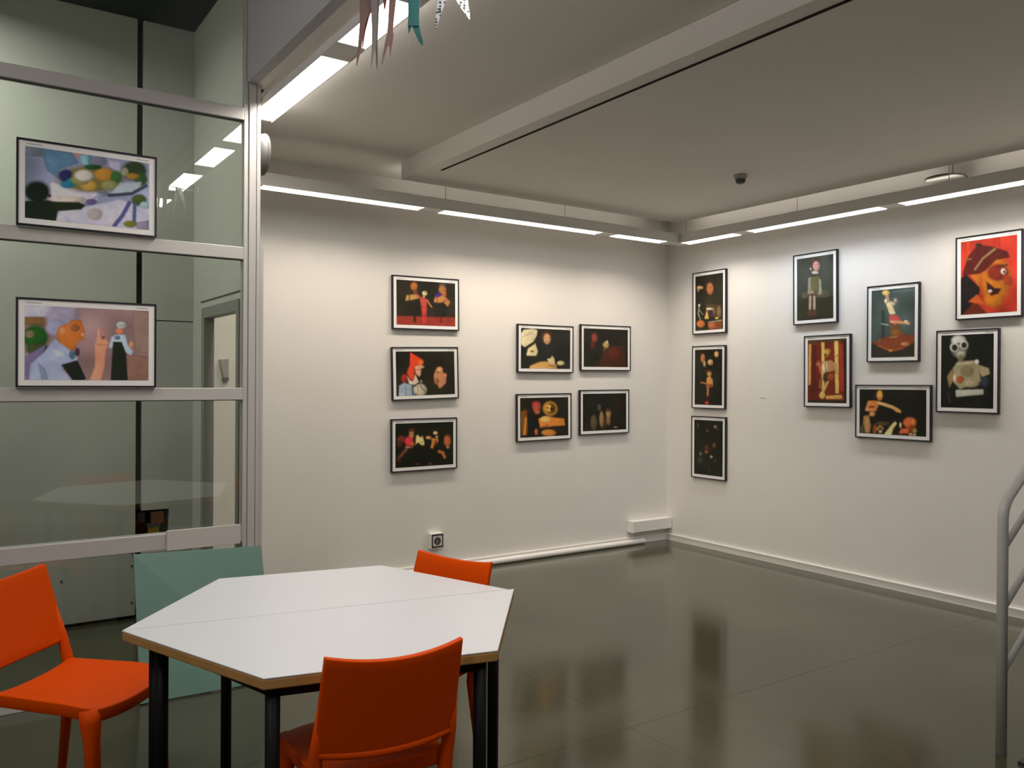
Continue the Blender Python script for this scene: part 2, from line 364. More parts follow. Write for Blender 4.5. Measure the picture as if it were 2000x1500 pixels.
strip('suspended_light', 'long suspended light strip along the right wall', 'y', -.40, -.28, -8.6, -.407, [(-1.113, -.525, 0), (-2.395, -1.246, 1), (-3.74, -2.534, 0), (-5.08, -3.88, 0), (-6.4, -5.2, 0)], [-.55, -1.70, -2.86, -4.05])
strip('suspended_light', 'suspended light strip beside the partition post, behind the ribbons', 'y', -4.324, -4.194, -6.2, -1.09, [(-2.165, -1.11, 0, .7), (-2.85, -2.35, 0), (-3.75, -3.14, 0), (-4.46, -4.1, 0), (-5.8, -4.8, 0)],
      [-1.6, -3.0, -4.3], ZL=2.945, hh=.035, power=P_CEIL, spread=165, uplight=.13, tilt=1.0)
# fill lamps added out of view, left of the viewer and in the vestibule
for yh, wh in ((-3.4, 'nearer the glass'), (-5.6, 'nearer the viewer')):
    t = thing('hall_fill', (-7.3, yh, ZT), 0, 'added unseen square fill lamp on the high hall ceiling, '+wh, 'light', 'added hall fill lamps')
    B(-.32, .32, -.32, .32, -.06, 0).build('lamp_case', 'housing', t, bevel=.006)
    B(-.29, .29, -.29, .29, -.066, -.058).build('diffuser', 'tube', t)
    area('hall_fill_light', (0, 0, -.07), .58, .58, P_HALL, (1.0, .95, .92), 180, t)  # added to brighten the fascia and the space behind the glass
t = thing('vestibule_fill', (-6.1, -.75, 3.75), 0, 'added unseen round fill light in the dark vestibule ceiling', 'light')
MB().lathe([(.11, 0), (.11, -.02), (.095, -.02), (.095, -.008)], n=28).build('ring', 'housing', t)
MB().lathe([(.09, -.012), (.09, -.006)], n=28).build('diffuser', 'tube', t)
area('vestibule_fill_light', (0, 0, -.025), .16, .16, P_VEST, (1.0, 1.0, .92), 165, t)  # added to brighten the door leaves behind the glass
# smoke detector and hanging disc
sd = thing('smoke_detector', (-1.276, -1.947, ZP), 0, 'small grey smoke detector on the gallery ceiling', 'detector')
MB().lathe([(.045, 0), (.045, -.012), (.036, -.03)], n=24).build('detector_base', 'detector', sd, smooth=True)
MB().lathe([(.034, -.03), (.030, -.052), (.02, -.058)], n=24).build('sensor_head', 'detdark', sd, smooth=True)
hd = thing('hanging_disc', (-.20, -2.764, 2.868), 0, 'flat round grey disc hanging above the right light strip', 'disc')
MB().lathe([(.118, -.006), (.124, 0), (.118, .006)], n=40).build('disc_plate', 'detector', hd, smooth=True)
MB().lathe([(.124, -.004), (.129, 0), (.124, .006), (.119, .008)], n=40).build('disc_rim', 'detdark', hd, smooth=True)
MB().tube([(.0, -.045, 0.004), (.0, -.045, ZC-2.868)], .004, 8).build('stem', 'steel', hd)

# ------------------------------------------------------------------ wall services
so = thing('wall_socket', (-2.53, 0, .252), 0, 'white surface wall socket with dark outline low on the back wall', 'socket')
B(-.055, .055, -.045, 0, -.06, .06).build('socket_box', 'socket', so, bevel=.004)
MB().box(-.045, .055, -.048, -.044, .042, .052).box(-.045, .055, -.048, -.044, -.05, -.04).box(-.045, -.036, -.048, -.044, -.05, .052).box(.047, .055, -.048, -.044, -.05, .052).build('seal', 'socketdark', so)
o = MB().lathe([(.028, 0), (.028, .006), (.02, .006), (.02, .001)], n=24).build('socket_ring', 'socketdark', so); o.rotation_euler = (math.pi/2, 0, 0); o.location = (.004, -.044, 0)
cb = thing('trunking_box', (-.24, 0, .17), 0, 'white trunking box on the back wall by the corner', 'trunking')
B(-.255, .235, -.075, 0, -.05, .05).build('box_cover', 'trim', cb, bevel=.003)
B(-.262, -.245, -.079, 0, -.053, .053).build('end_cap', 'trim', cb, bevel=.003)
MB().tube([(-3.35, -.036, .026), (-.33, -.036, .026)], .025, 14).build('floor_pipe', 'trim', None, smooth=False)
tag(bpy.data.objects['floor_pipe'], 'white cable pipe lying along the foot of the back wall', 'pipe')

# ------------------------------------------------------------------ table of two trapezoids
TZ = .74
def trap(label, pts, inset, seamshift=0):
    c = Vector((sum(p[0] for p in pts)/4, sum(p[1] for p in pts)/4, 0))
    t = thing('trapezoid_table', (c.x, c.y, 0), 0, label, 'table', 'two tables joined into a hexagon')
    L = [(p[0]-c.x, p[1]-c.y) for p in pts]
    MB().prism(L, TZ-.004, TZ).build('laminate_top', 'tabletop', t, bevel=.001)
    MB().prism(L, TZ-.032, TZ-.0042).build('wood_edge', 'plywood', t, bevel=.004)
    I = [(x+d[0], y+d[1]) for (x, y), d in zip(L, inset)]
    for k in range(4):
        a, b2 = Vector((*I[k], 0)), Vector((*I[(k+1) % 4], 0)); d = (b2-a).normalized(); nrm = Vector((-d.y, d.x, 0))*.011
        m_ = MB(); pp = [a-nrm, b2-nrm, b2+nrm, a+nrm]
        m_.prism([(p.x, p.y) for p in pp], TZ-.062, TZ-.0325).build('apron', 'leg', t)
    for (x, y) in I:
        MB().tube([(x, y, .012), (x, y, TZ-.034)], .0195, 14).build('leg', 'leg', t, smooth=True)
        MB().lathe([(.022, 0), (.022, .014), (.019, .018)], (x, y, 0), 14).build('foot_cap', 'gasket', t)
    return t
c0, c1, c2, c3, c4, c5 = (-5.257,-2.976), (-4.834,-2.466), (-4.215,-2.591), (-3.978,-3.206), (-4.409,-3.754), (-5.029,-3.613)
sd_ = Vector((c3[0]-c0[0], c3[1]-c0[1])).normalized()
g = .0018; nx_, ny_ = -sd_.y*g, sd_.x*g
trap('white trapezoid table with wood edge, half nearest the viewer', [(c0[0]-nx_, c0[1]-ny_), (c5[0], c5[1]), (c4[0], c4[1]), (c3[0]-nx_, c3[1]-ny_)],
     [(.107, -.036), (.035, .035), (-.03, .045), (-.09, .0)])
trap('white trapezoid table with wood edge, half nearest the back wall', [(c0[0]+nx_+.003, c0[1]+ny_), (c3[0]+nx_-.022, c3[1]+ny_+.004), (c2[0], c2[1]), (c1[0], c1[1])],
     [(.096, .012), (-.035, .04), (-.035, -.04), (.015, -.05)])

# ------------------------------------------------------------------ orange chairs
def make_chair():
    t = thing('plastic_chair', (0, 0, 0))
    n = 15
    top, bot = [], []
    for j in range(n):
        v = j/(n-1)                       # 0 rear .. 1 front
        for i in range(n):
            u = -1+2*i/(n-1)
            hw = .186+.026*v - (.030*max(0, (v-.80)/.20)**2)
            yf = .205 - .035*abs(u)**3.2
            y = -.205+.012*(1-u*u) + (yf+.205)*v
            z = .452 - .016*(1-u*u)*math.sin(math.pi*min(1, v*1.05))**.8 - .02*max(0, (v-.72)/.28)**2 + .010*abs(u)**3*(1-v)
            top.append((hw*u, y, z)); bot.append((hw*u*.975, y*.975, z-.044))
    MB().slab(top, bot, n, n).build('seat', 'orange', t, bevel=0, smooth=True)
    nb, nh = 17, 11; fr_, bk_ = [], []
    for j in range(nh):
        v = j/(nh-1)
        for i in range(nb):
            u = -1+2*i/(nb-1); q = 1-u*u
            zt = .807 - .020*q; zb = .524 - .012*q
            z = zb+(zt-zb)*v
            hw = .192 - .004*v + .006*(1-v)
            y = -.205 - .30*(z-.45) - .034*q
            fr_.append((hw*u, y+.009, z)); bk_.append((hw*u, y-.011, z-.002))
    bo = MB().slab(fr_, bk_, nb, nh).build('backrest', 'orange', t, bevel=0, smooth=True)
    rim = []
    for i in range(nb):
        u = -1+2*i/(nb-1); q = 1-u*u
        z = .530-.012*q; rim.append((.186*u, -.211-.30*(z-.45)-.034*q, z))
    MB().tube(rim, .013, 10).build('lower_rim', 'orange', t, smooth=True)
    for s in (-1, 1):
        MB().tube([(s*.188, -.268, .66), (s*.189, -.232, .53), (s*.186, -.208, .445), (s*.186, -.20, .38), (s*.200, -.245, .0)], [.006, .0175, .021, .0215, .014], 10).build('rear_leg', 'orange', t, smooth=True)
        MB().tube([(s*.172, .140, .428), (s*.178, .150, .385), (s*.182, .158, .33), (s*.194, .184, 0)], [.034, .032, .026, .017], 12).build('front_leg', 'orange', t, smooth=True)
    for ch in t.children:
        md = None
        if ch.name.split('.')[0] in ('backrest', 'seat'):
            md = ch.modifiers.new('edges', 'BEVEL'); md.width = .004; md.segments = 2; md.limit_method = 'ANGLE'; md.angle_limit = math.radians(50)
    return t
ch0 = make_chair()
def put(o, x, y, heading, label):
    o.location = (x, y, 0); o.rotation_euler = (0, 0, heading-math.pi/2); tag(o, label, 'chair', 'orange plastic chairs around the table')
put(ch0, -5.295, -2.502, math.radians(-43.5), 'orange plastic chair at the left edge, its seat turned towards the table')
put(copy_tree(ch0), -4.689, -3.4445, math.radians(82.9), 'orange plastic chair with its back to the viewer in front of the table')
put(copy_tree(ch0), -4.324, -2.965, math.radians(199.2), 'orange plastic chair behind the table, only its backrest top showing')

# ------------------------------------------------------------------ handrail and stair at the right edge
hr = thing('handrail', (-2.155, -4.055, 0), 0, 'grey painted pipe handrail with sloping bars at the right edge', 'handrail')
SL = .68
def bend(p, c, q, k=6):
    p, c, q = Vector(p), Vector(c), Vector(q); return [tuple((1-s)**2*p+2*s*(1-s)*c+s*s*q) for s in [i/k for i in range(k+1)]]
MB().tube([(0, 0, 0), (0, 0, .93)] + bend((0, 0, .95), (0, 0, 1.01), (.055, 0, 1.01+.055*SL)) + [(1.7, 0, 1.01+1.7*SL)], .0205, 16).build('top_rail', 'rail', hr, smooth=True)
for k, z in enumerate((.83, .585, .325)):
    MB().tube([(0, 0, z), (1.7, 0, z+1.7*SL)], .0135, 12).build('bar', 'rail', hr, smooth=True)
MB().tube([(1.7, 0, .9), (1.7, 0, 1.01+1.7*SL)], .0205, 16).build('upper_post', 'rail', hr, smooth=True)
st = thing('stair', (-2.155, -4.09, 0), 0, 'dark stair beside the grey handrail, only a corner in view', 'stair')
B(-.04, .34, -1.12, -.045, 0, .012).build('foot_plate', 'step', st, bevel=.002)
for k in range(7):
    B(.30+.25*k, .30+.25*(k+1)+.03 if k < 6 else 2.1, -1.1, -.04, max(0, .17*k-.2), .17*(k+1)-.03).build('riser_block', 'step', st)
    B(.28+.25*k, .30+.25*(k+1)+.03 if k < 6 else 2.1, -1.12, -.03, .17*(k+1)-.03, .17*(k+1)).build('tread', 'step', st, bevel=.004)

# ------------------------------------------------------------------ hanging ribbons
gar = thing('ribbon_garland', (-4.3, -2.9, 2.97), 0, 'garland of pink, teal and spotted ribbons hanging from the ceiling', 'garland')
def pt(px, py, d):
    v = CAM + (fwd + rgt*((px-1000)/F_PX) - upv*((py-750)/F_PX))*d
    return v - Vector((-4.3, -2.9, 2.97))
DG = 2.75
a_, b_ = pt(640, -70, DG), pt(1000, -70, DG)
MB().tube([tuple(a_), tuple((a_+b_)/2-Vector((0, 0, .01))), tuple(b_)], .003, 6).build('string', 'ribbonpale', gar)
for e_ in (a_, b_):
    MB().tube([tuple(e_), (e_.x, e_.y, ZC-2.97)], .002, 6).build('hook', 'steel', gar)
def ribbon(material, top, widths, pts, th=.0012, dd=0):
    """ribbon through pixel-free local points: pts centreline in (s along string, z drop)"""
    ax = (b_-a_).normalized(); dep = Vector((-ax.y, ax.x, 0)).normalized()
    fr, bk = [], []
    for (s, z), wd in zip(pts, widths):
        c = a_ + ax*s; c = Vector((c.x, c.y, a_.z)) + Vector((0, 0, -z)) + dep*(dd+.012*math.sin(9*z+s*30))
        for k in (-1, 1):
            fr.append(tuple(c+ax*(k*wd/2)+dep*th)); bk.append(tuple(c+ax*(k*wd/2)-dep*th))
    MB().slab(fr, bk, 2, len(pts)).build('ribbon', material, gar)
K = DG/F_PX
def P(px, py): return ((px-640)*K, (py+70)*K)
ribbon('ribbon', 0, [.05, .045, .016, .012, .003], [P(722,-70), P(718,0), P(709,50), P(704,95), P(698,128)])
ribbon('ribbonred', 0, [.03, .018, .012, .006, .003], [P(728,-70), P(724,5), P(718,30), P(712,60), P(708,90)], dd=.012)
ribbon('ribbonpale', 0, [.026, .02, .014, .01, .002], [P(736,-70), P(732,0), P(732,60), P(730,100), P(726,130)], dd=-.01)
ribbon('ribbonpale', 0, [.012, .012, .010, .006, .002], [P(742,-70), P(735,20), P(733,70), P(734,110), P(735,128)], dd=.02)
ribbon('ribbon', 0, [.03, .022, .018, .02, .012], [P(768,-70), P(766,0), P(763,40), P(761,70), P(758,85)])
ribbon('ribbon', 0, [.012, .010, .003], [P(758,66), P(752,95), P(746,122)])
ribbon('ribbon', 0, [.012, .010, .003], [P(765,60), P(763,85), P(762,106)], dd=.004)
ribbon('ribbonred', 0, [.022, .012, .004], [P(752,-70), P(751,-5), P(750,12)], dd=.01)
ribbon('tealcloth', 0, [.05, .038, .036, .038], [P(812,-70), P(809,0), P(809,35), P(809,52)])
ribbon('tealcloth', 0, [.014, .008, .002], [P(802,48), P(801,58), P(800,66)])
ribbon('tealcloth', 0, [.026, .019, .015, .003], [P(812,48), P(817,65), P(823,80), P(826,88)], dd=.004)
ribbon('ribbonpale', 0, [.003, .002], [P(800,62), P(801,92)])
ribbon('spots', 0, [.05, .026, .018, .012, .003], [P(884,-70), P(864,0), P(858,22), P(854,40), P(851,55)])
ribbon('spots', 0, [.05, .040, .026, .014, .003], [P(884,-70), P(902,-6), P(909,12), P(914,24), P(918,35)], dd=.006)

# ------------------------------------------------------------------ framed pictures
def S(x): return np.vectorize(lin)(np.asarray(x, float))
def paint(corners, bg, shapes, nx, ny, matpx):
    """corners: TL TR BR BL of the print in sketch units; returns linear colours (ny,nx,3)"""
    ss = 2; W_, H_ = nx*ss, ny*ss
    u = (np.arange(W_)+.5)/W_; v = (np.arange(H_)+.5)/H_; U, V = np.meshgrid(u, v)
    tl, tr2, br, bl = [np.array(c, float) for c in corners]
    X = (1-V)*((1-U)*tl[0]+U*tr2[0]) + V*((1-U)*bl[0]+U*br[0])
    Y = (1-V)*((1-U)*tl[1]+U*tr2[1]) + V*((1-U)*bl[1]+U*br[1])
    sz = abs(tr2[0]-tl[0]); img = np.zeros((H_, W_, 3)); img[:] = S(bg)
    def fld(n1, n2):
        g = np.random.rand(n2+3, n1+3); xx = U*n1; yy = V*n2; i = xx.astype(int); j = yy.astype(int); fx = xx-i; fy = yy-j
        fx = fx*fx*(3-2*fx); fy = fy*fy*(3-2*fy)
        return (g[j,i]*(1-fx)+g[j,i+1]*fx)*(1-fy) + (g[j+1,i]*(1-fx)+g[j+1,i+1]*fx)*fy
    asp = abs(bl[1]-tl[1])/sz
    coarse = .6*fld(9, int(9*asp)+1) + .4*fld(22, int(22*asp)+1); fine = fld(46, int(46*asp)+1)
    img *= (.55+.9*fld(4, 4))[..., None]
    def blur(a, r):
        for ax in (0, 1):
            pad = [(0,0),(0,0)]; pad[ax] = (r, r); q = np.pad(a, pad, 'edge'); c = np.cumsum(q, ax); c = np.concatenate([np.zeros_like(np.take(c, [0], ax)), c], ax)
            n = 2*r+1; a = (np.take(c, range(n, c.shape[ax]), ax) - np.take(c, range(0, c.shape[ax]-n), ax))/n
        return a
    for s in shapes:
        k, col = s[0], S(s[-1]); lum = float(col.mean())
        if k == 'e':
            cx, cy, rx, ry = s[1:5]
            d = np.sqrt(((X-cx)/rx)**2+((Y-cy)/ry)**2); soft = .34
            a = np.clip((1+soft/2-d)/soft, 0, 1)
            sh = 1.12 - .34*np.clip((X-cx+.5*(Y-cy))/(rx+.5*ry), -1, 1) - .28*np.clip(d, 0, 1)**3
        elif k == 'p':
            pts = s[1]; ins = np.zeros(X.shape, bool); n = len(pts)
            for i in range(n):
                x1, y1 = pts[i]; x2, y2 = pts[(i+1) % n]
                if y1 == y2: continue
                c = ((y1 > Y) != (y2 > Y)) & (X < (x2-x1)*(Y-y1)/(y2-y1)+x1); ins ^= c
            a = blur(ins.astype(float), 1); xs2 = [q[0] for q in pts]; ys2 = [q[1] for q in pts]
            inner = blur(ins.astype(float), max(2, int(W_*.018)))
            sh = .74 + .36*inner**1.5 - .22*np.clip((X-(min(xs2)+max(xs2))/2)/(max(xs2)-min(xs2)+1e-6), -.5, .5)
        else:
            pts, wd = s[1], s[2]; d = np.full(X.shape, 1e9)
            for i in range(len(pts)-1):
                x1, y1 = pts[i]; x2, y2 = pts[i+1]; dx, dy = x2-x1, y2-y1
                t = np.clip(((X-x1)*dx+(Y-y1)*dy)/(dx*dx+dy*dy+1e-9), 0, 1)
                d = np.minimum(d, np.hypot(X-x1-t*dx, Y-y1-t*dy))
            a = np.clip((wd/2-d)/(sz*.008)+.5, 0, 1); sh = 1.08 - .35*np.clip(d/(wd/2), 0, 1)**2
        sh = sh*(.74+.40*coarse+.14*fine)
        cc = col*np.clip(sh, .25, 1.5)[..., None]
        img = img*(1-a[..., None]) + cc*a[..., None]
    img = img.reshape(ny, ss, nx, ss, 3).mean((1, 3))
    p = np.pad(img, ((1,1),(1,1),(0,0)), 'edge')
    img = .5*img + .125*(p[:-2,1:-1]+p[2:,1:-1]+p[1:-1,:-2]+p[1:-1,2:])
    img *= (1+.10*(np.random.rand(ny, nx, 1)-.5))
    return np.clip(img/lin(matpx)*.70, .0015, .85)
def picture(place, W, H, rot, corners, bg, shapes, label, matpx=205, res=110, group='framed puppet photographs', margin=.034):
    kind, a, z = place
    t = thing('framed_picture', (0, 0, 0), 0, label, 'picture', group)
    if kind == 'A': t.location = (a, 0, z); base = 0
    elif kind == 'P': t.location = (a, YP-.0285, z); base = 0
    else: t.location = (0, a, z); base = -math.pi/2
    t.rotation_mode = 'XYZ'
    t.matrix_world = Matrix.Translation(t.location) @ Matrix.Rotation(base, 4, 'Z') @ Matrix.Rotation(-math.radians(rot), 4, 'Y')
    fw, dp = .008, .026; w2, h2 = W/2, H/2
    fm = MB()
    fm.box(-w2, w2, -dp, 0, h2-fw, h2).box(-w2, w2, -dp, 0, -h2, -h2+fw).box(-w2, -w2+fw, -dp, 0, -h2+fw, h2-fw).box(w2-fw, w2, -dp, 0, -h2+fw, h2-fw)
    fm.build('frame', 'frame', t)
    B(-w2+fw, w2-fw, -.008, -.001, -h2+fw, h2-fw).build('backing', 'back', t)
    mo = B(-w2+fw, w2-fw, -dp+.005, -.008, -h2+fw, h2-fw).build('mount', 'mat', t)
    yy = -dp+.0042
    ix, iz = w2-margin, h2-margin
    B(-ix+.003, -ix+.065, yy-.0006, yy+.0004, h2-margin+.011, h2-margin+.014).build('caption_line', 'pencil', mo)
    B(ix-.055, ix-.003, yy-.0006, yy+.0004, h2-margin+.010, h2-margin+.013).build('caption_line', 'pencil', mo)
    nx = res if W > H else int(res*W/H); ny = int(nx*(iz/ix))
    C = paint(corners, bg, shapes, nx, ny, matpx)
    xs_ = np.linspace(-ix, ix, nx); zs_ = np.linspace(iz, -iz, ny)
    vv = [(x, yy, zz) for zz in zs_ for x in xs_]
    ff = [(j*nx+i, (j+1)*nx+i, (j+1)*nx+i+1, j*nx+i+1) for j in range(ny-1) for i in range(nx-1)]
    me = bpy.data.meshes.new('print'); me.from_pydata(vv, [], ff)
    at = me.color_attributes.new('print', 'FLOAT_COLOR', 'POINT')
    at.data.foreach_set('color', np.concatenate([C, np.ones((ny, nx, 1))], 2).astype(np.float32).ravel())
    me.materials.append(M_['print']); po = bpy.data.objects.new('print', me); COL.objects.link(po); po.parent = t
    return t
e = lambda x, y, rx, ry, *c: ('e', x, y, rx, ry, c)
p = lambda pts, *c: ('p', pts, c)
l = lambda pts, wd, *c: ('l', pts, wd, c)

picture(('A', -2.622, 2.098), .582, .408, .7, [(255,262),(1500,345),(1498,1270),(255,1235)], (42,37,26), [
 p([(255,1045),(1498,1070),(1498,1270),(255,1235)],150,55,42), l([(255,1180),(1498,1215)],40,165,60,45),
 e(620,350,85,50,80,30,20), e(620,415,72,85,172,108,45), e(650,545,45,50,120,62,42),
 p([(440,725),(465,605),(560,590),(700,585),(775,650),(640,690),(540,718)],190,145,85), l([(525,600),(525,720)],22,60,10,20), p([(400,740),(640,690),(760,760),(720,1040),(400,1030)],36,32,22),
 e(1220,390,75,55,88,82,70), e(1220,485,80,85,172,112,62), e(1260,575,45,60,180,102,55),
 p([(1030,745),(1060,640),(1200,600),(1310,660),(1390,745),(1330,850),(1240,750),(1130,765)],192,128,72), e(1125,600,62,42,72,36,140), l([(1230,750),(1310,690)],16,70,12,4), l([(1095,640),(1110,750)],16,70,12,14),
 p([(1050,770),(1240,760),(1320,860),(1290,1060),(1060,1060)],34,32,24),
 l([(890,700),(940,790),(985,850)],26,200,135,92), l([(770,690),(700,600)],30,190,62,80), p([(740,690),(800,640),(895,690),(880,850),(770,850)],190,82,62), p([(770,850),(885,850),(872,1040),(862,1235),(835,1235),(835,1010),(820,1010),(830,1235),(800,1235),(790,1040)],205,65,52),
 e(842,562,50,46,228,208,155), e(848,545,18,16,110,95,55), e(825,625,24,34,190,160,112), e(630,1110,34,80,48,42,18), e(1180,1130,28,66,112,30,16)],
 'landscape picture of two women and a red dressed puppet, top of the left column', 225)

picture(('A', -2.623, 1.558), .580, .406, 1.6, [(240,275),(1480,280),(1490,1190),(250,1225)], (34,32,20), [
 e(420,850,62,90,160,40,32), p([(540,300),(800,460),(822,545),(700,580),(620,640),(622,780),(605,900),(540,870),(470,730),(535,560)],218,66,36), e(760,510,55,45,225,105,30),
 p([(630,600),(760,560),(838,618),(765,642),(752,780),(720,815),(650,745)],215,160,132), l([(625,672),(752,666)],13,110,42,42), e(745,600,14,12,60,30,30),
 p([(470,780),(515,965),(620,985),(715,930),(640,760),(605,905),(540,905)],215,196,176),
 p([(300,1220),(310,1000),(420,940),(560,985),(640,1040),(620,1220)],150,165,182), l([(435,960),(450,1200)],14,105,118,140), l([(580,1010),(590,1200)],30,60,60,66),
 e(765,920,28,40,120,110,100), e(745,1095,132,122,196,186,162), l([(740,1000),(860,1150)],26,120,112,98), l([(690,1000),(690,1180)],20,170,140,120),
 p([(1045,720),(1075,600),(1180,565),(1305,650),(1305,790),(1240,790)],48,22,16), p([(1050,720),(1110,615),(1215,625),(1235,740),(1300,760),(1290,960),(1240,990),(1200,1045),(1140,1062),(1110,985),(1050,962),(1038,880),(1030,765),(1060,740)],180,120,86), e(1160,665,52,52,202,156,112), e(1120,725,22,14,60,32,22), e(1095,905,50,62,132,92,52), e(1285,795,24,48,192,112,82)],
 'landscape picture of a red hooded puppet facing a man in profile', 205)

picture(('A', -2.628, 1.007), .574, .404, .4, [(242,290),(1465,245),(1460,1150),(245,1240)], (20,22,8), [
 e(370,630,82,75,112,46,32), e(340,720,60,70,70,40,20), e(580,450,60,52,92,42,32), e(575,545,50,62,162,112,62), l([(530,480),(622,480)],12,190,150,132),
 l([(490,810),(400,920),(320,1020)],55,110,66,42), e(525,670,86,100,192,52,62), e(590,720,40,40,190,80,55), l([(455,790),(560,790)],24,200,132,112), l([(560,800),(650,730)],40,110,80,45),
 p([(670,560),(712,528),(732,580),(790,572),(800,540),(842,700),(832,752),(770,742),(720,690),(660,722)],206,182,122), e(790,690,12,12,40,20,10),
 e(1070,455,55,40,40,28,18), e(1075,490,44,34,216,172,122), e(930,588,56,32,190,132,92), p([(980,600),(1130,600),(1140,680),(1060,690),(1020,822),(968,802),(1000,680)],176,116,46), e(1105,570,22,24,180,160,150), e(1085,700,30,50,110,50,50),
 e(1330,560,72,52,72,42,22), e(1330,660,74,108,166,86,56), e(1340,790,36,26,150,112,82), l([(1150,880),(1230,905),(1270,1000)],60,166,96,52), e(690,1150,40,20,92,52,42), e(960,1140,46,20,92,52,42), e(320,1050,50,50,70,28,26)],
 'landscape picture of performers with a horse puppet, bottom of the left column', 190)

picture(('A', -1.465, 1.778), .592, .406, .15, [(108,122),(690,145),(685,608),(103,605)], (32,34,28), [
 p([(110,190),(140,150),(240,135),(297,150),(290,210),(250,285),(150,352),(108,320)],216,206,166), l([(130,230),(230,180)],10,190,178,135), p([(180,400),(190,360),(270,300),(302,400),(282,452),(168,452)],214,200,150), l([(170,370),(260,310)],16,60,40,32), e(235,400,22,14,120,95,60),
 e(406,238,66,82,76,46,26), e(408,252,40,60,206,160,116), e(392,240,8,6,80,50,35), e(426,240,8,6,80,50,35), l([(395,282),(420,282)],8,150,80,70),
 p([(200,605),(210,570),(330,520),(440,520),(522,560),(522,605)],206,160,96), p([(405,490),(450,480),(465,450),(492,480),(502,540),(450,556)],210,190,142), e(570,536,45,26,190,180,132), l([(430,560),(520,580)],10,90,60,40)],
 'landscape picture of a woman in black beside a large white puppet', 215)

picture(('A', -.792, 1.804), .588, .408, .45, [(843,128),(1357,143),(1352,580),(838,580)], (30,29,18), [
 p([(1000,580),(1070,380),(1130,340),(1310,320),(1330,580)],62,32,14), e(1190,420,60,80,84,32,18), e(965,225,42,50,70,30,26), e(965,245,32,48,132,62,46), e(945,325,30,42,84,28,24), e(1095,322,34,38,166,142,92), e(1108,290,14,20,192,172,132), l([(1080,345),(1070,390)],12,120,95,55)],
 'dark landscape picture of a red lit face above a red cloth', 210)

picture(('A', -1.475, 1.197), .578, .400, .65, [(103,940),(668,920),(660,1380),(103,1420)], (27,23,11), [
 p([(112,1390),(115,1100),(180,1080),(192,1385)],110,66,18), l([(168,1180),(152,1375)],24,186,122,44), p([(180,1405),(200,1130),(300,1150),(312,1405)],17,16,10),
 e(290,1015,52,36,142,44,42), e(292,1050,46,58,152,66,48), e(300,1105,34,26,150,82,52),
 e(450,1065,82,82,192,142,56), e(450,1062,66,66,90,56,18), e(428,1060,40,44,205,156,68), e(466,1066,18,22,36,20,4), e(415,1055,12,14,60,35,12),
 p([(310,1190),(390,1150),(500,1170),(612,1180),(622,1262),(490,1272),(330,1292)],190,116,38), e(400,1192,62,36,216,166,92), l([(340,1290),(420,1260)],16,150,70,60), e(430,1352,82,40,176,112,44), e(285,1345,20,36,170,92,44)],
 'landscape picture of a golden helmeted puppet beside a man', 190)

picture(('A', -.802, 1.230), .578, .398, .5, [(833,900),(1342,885),(1335,1315),(830,1345)], (20,20,11), [
 e(955,1240,36,92,76,66,42), e(1070,1240,40,80,60,36,14), e(1020,1060,22,40,70,62,46), e(1045,1200,25,92,126,102,62), e(1125,1130,28,62,132,106,64), e(1122,1085,26,26,60,36,18), e(1125,1215,25,52,112,84,58), e(1210,1290,26,6,150,140,112), e(1250,1030,50,50,35,14,8)],
 'very dark landscape picture with two faint pale figures', 190)

picture(('B', -.532, 2.222), .395, .565, .5, [(142,155),(405,108),(402,668),(142,690)], (40,37,24), [
 e(280,265,46,72,60,36,22), e(283,272,31,57,172,106,62), e(272,262,6,5,70,40,25), e(296,258,6,5,70,40,25), e(190,262,30,15,190,150,102), e(172,285,10,20,170,122,72),
 p([(245,420),(385,430),(390,545),(250,545)],72,52,28), l([(180,440),(172,520),(190,575)],11,150,150,122), l([(180,480),(218,528)],6,150,150,122), e(181,437,10,12,205,205,186), e(282,470,36,12,192,182,152), p([(252,480),(272,568),(230,568)],202,168,84), e(288,508,18,30,60,32,60), e(365,500,18,60,112,92,48), e(320,495,12,40,100,80,46),
 e(195,618,38,35,186,106,54), p([(260,600),(390,575),(396,668),(270,675)],120,62,32), e(300,632,35,34,166,96,58), e(345,560,15,10,202,182,84), l([(270,600),(390,580)],9,150,150,130)],
 'portrait picture of a face above bottles and a small skeleton, top by the corner', 205)

picture(('B', -.530, 1.548), .392, .568, 0, [(133,865),(400,858),(395,1418),(130,1408)], (26,27,14), [
 e(205,915,26,26,52,32,18), e(212,952,21,44,166,102,68), e(228,1006,12,30,172,142,102), e(285,990,25,27,186,152,102), e(300,1010,10,14,110,70,40), e(343,912,20,28,192,152,92),
 e(268,1085,34,26,72,32,18), e(275,1106,21,24,178,134,80), p([(250,1140),(287,1128),(312,1210),(245,1236)],186,132,68), l([(250,1200),(195,1190)],16,150,102,52), l([(298,1155),(305,1220)],13,170,140,100), e(278,1222,34,18,130,70,36), l([(262,1240),(258,1320)],18,172,114,64), l([(258,1320),(252,1390)],12,92,32,18), e(252,1390,20,14,178,64,38)],
 'portrait picture of a dancing golden puppet, middle of the three by the corner', 200)

picture(('B', -.535, .912), .405, .562, .2, [(210,320),(680,350),(675,1275),(205,1215)], (24,24,11), [
 e(275,420,16,40,72,66,52), e(430,510,16,20,92,86,62), e(560,445,30,26,112,92,68), e(600,490,12,10,92,82,62), e(415,790,28,46,76,46,28), e(415,860,30,22,132,78,30), e(540,750,30,46,86,62,24), e(470,800,25,25,60,22,14), e(318,890,25,30,86,86,68), e(310,990,46,40,56,56,40), e(495,940,20,25,142,132,108), e(555,1000,25,30,52,50,38), e(460,1150,15,50,46,44,28)],
 'very dark portrait picture, lowest of the three by the corner', 190)

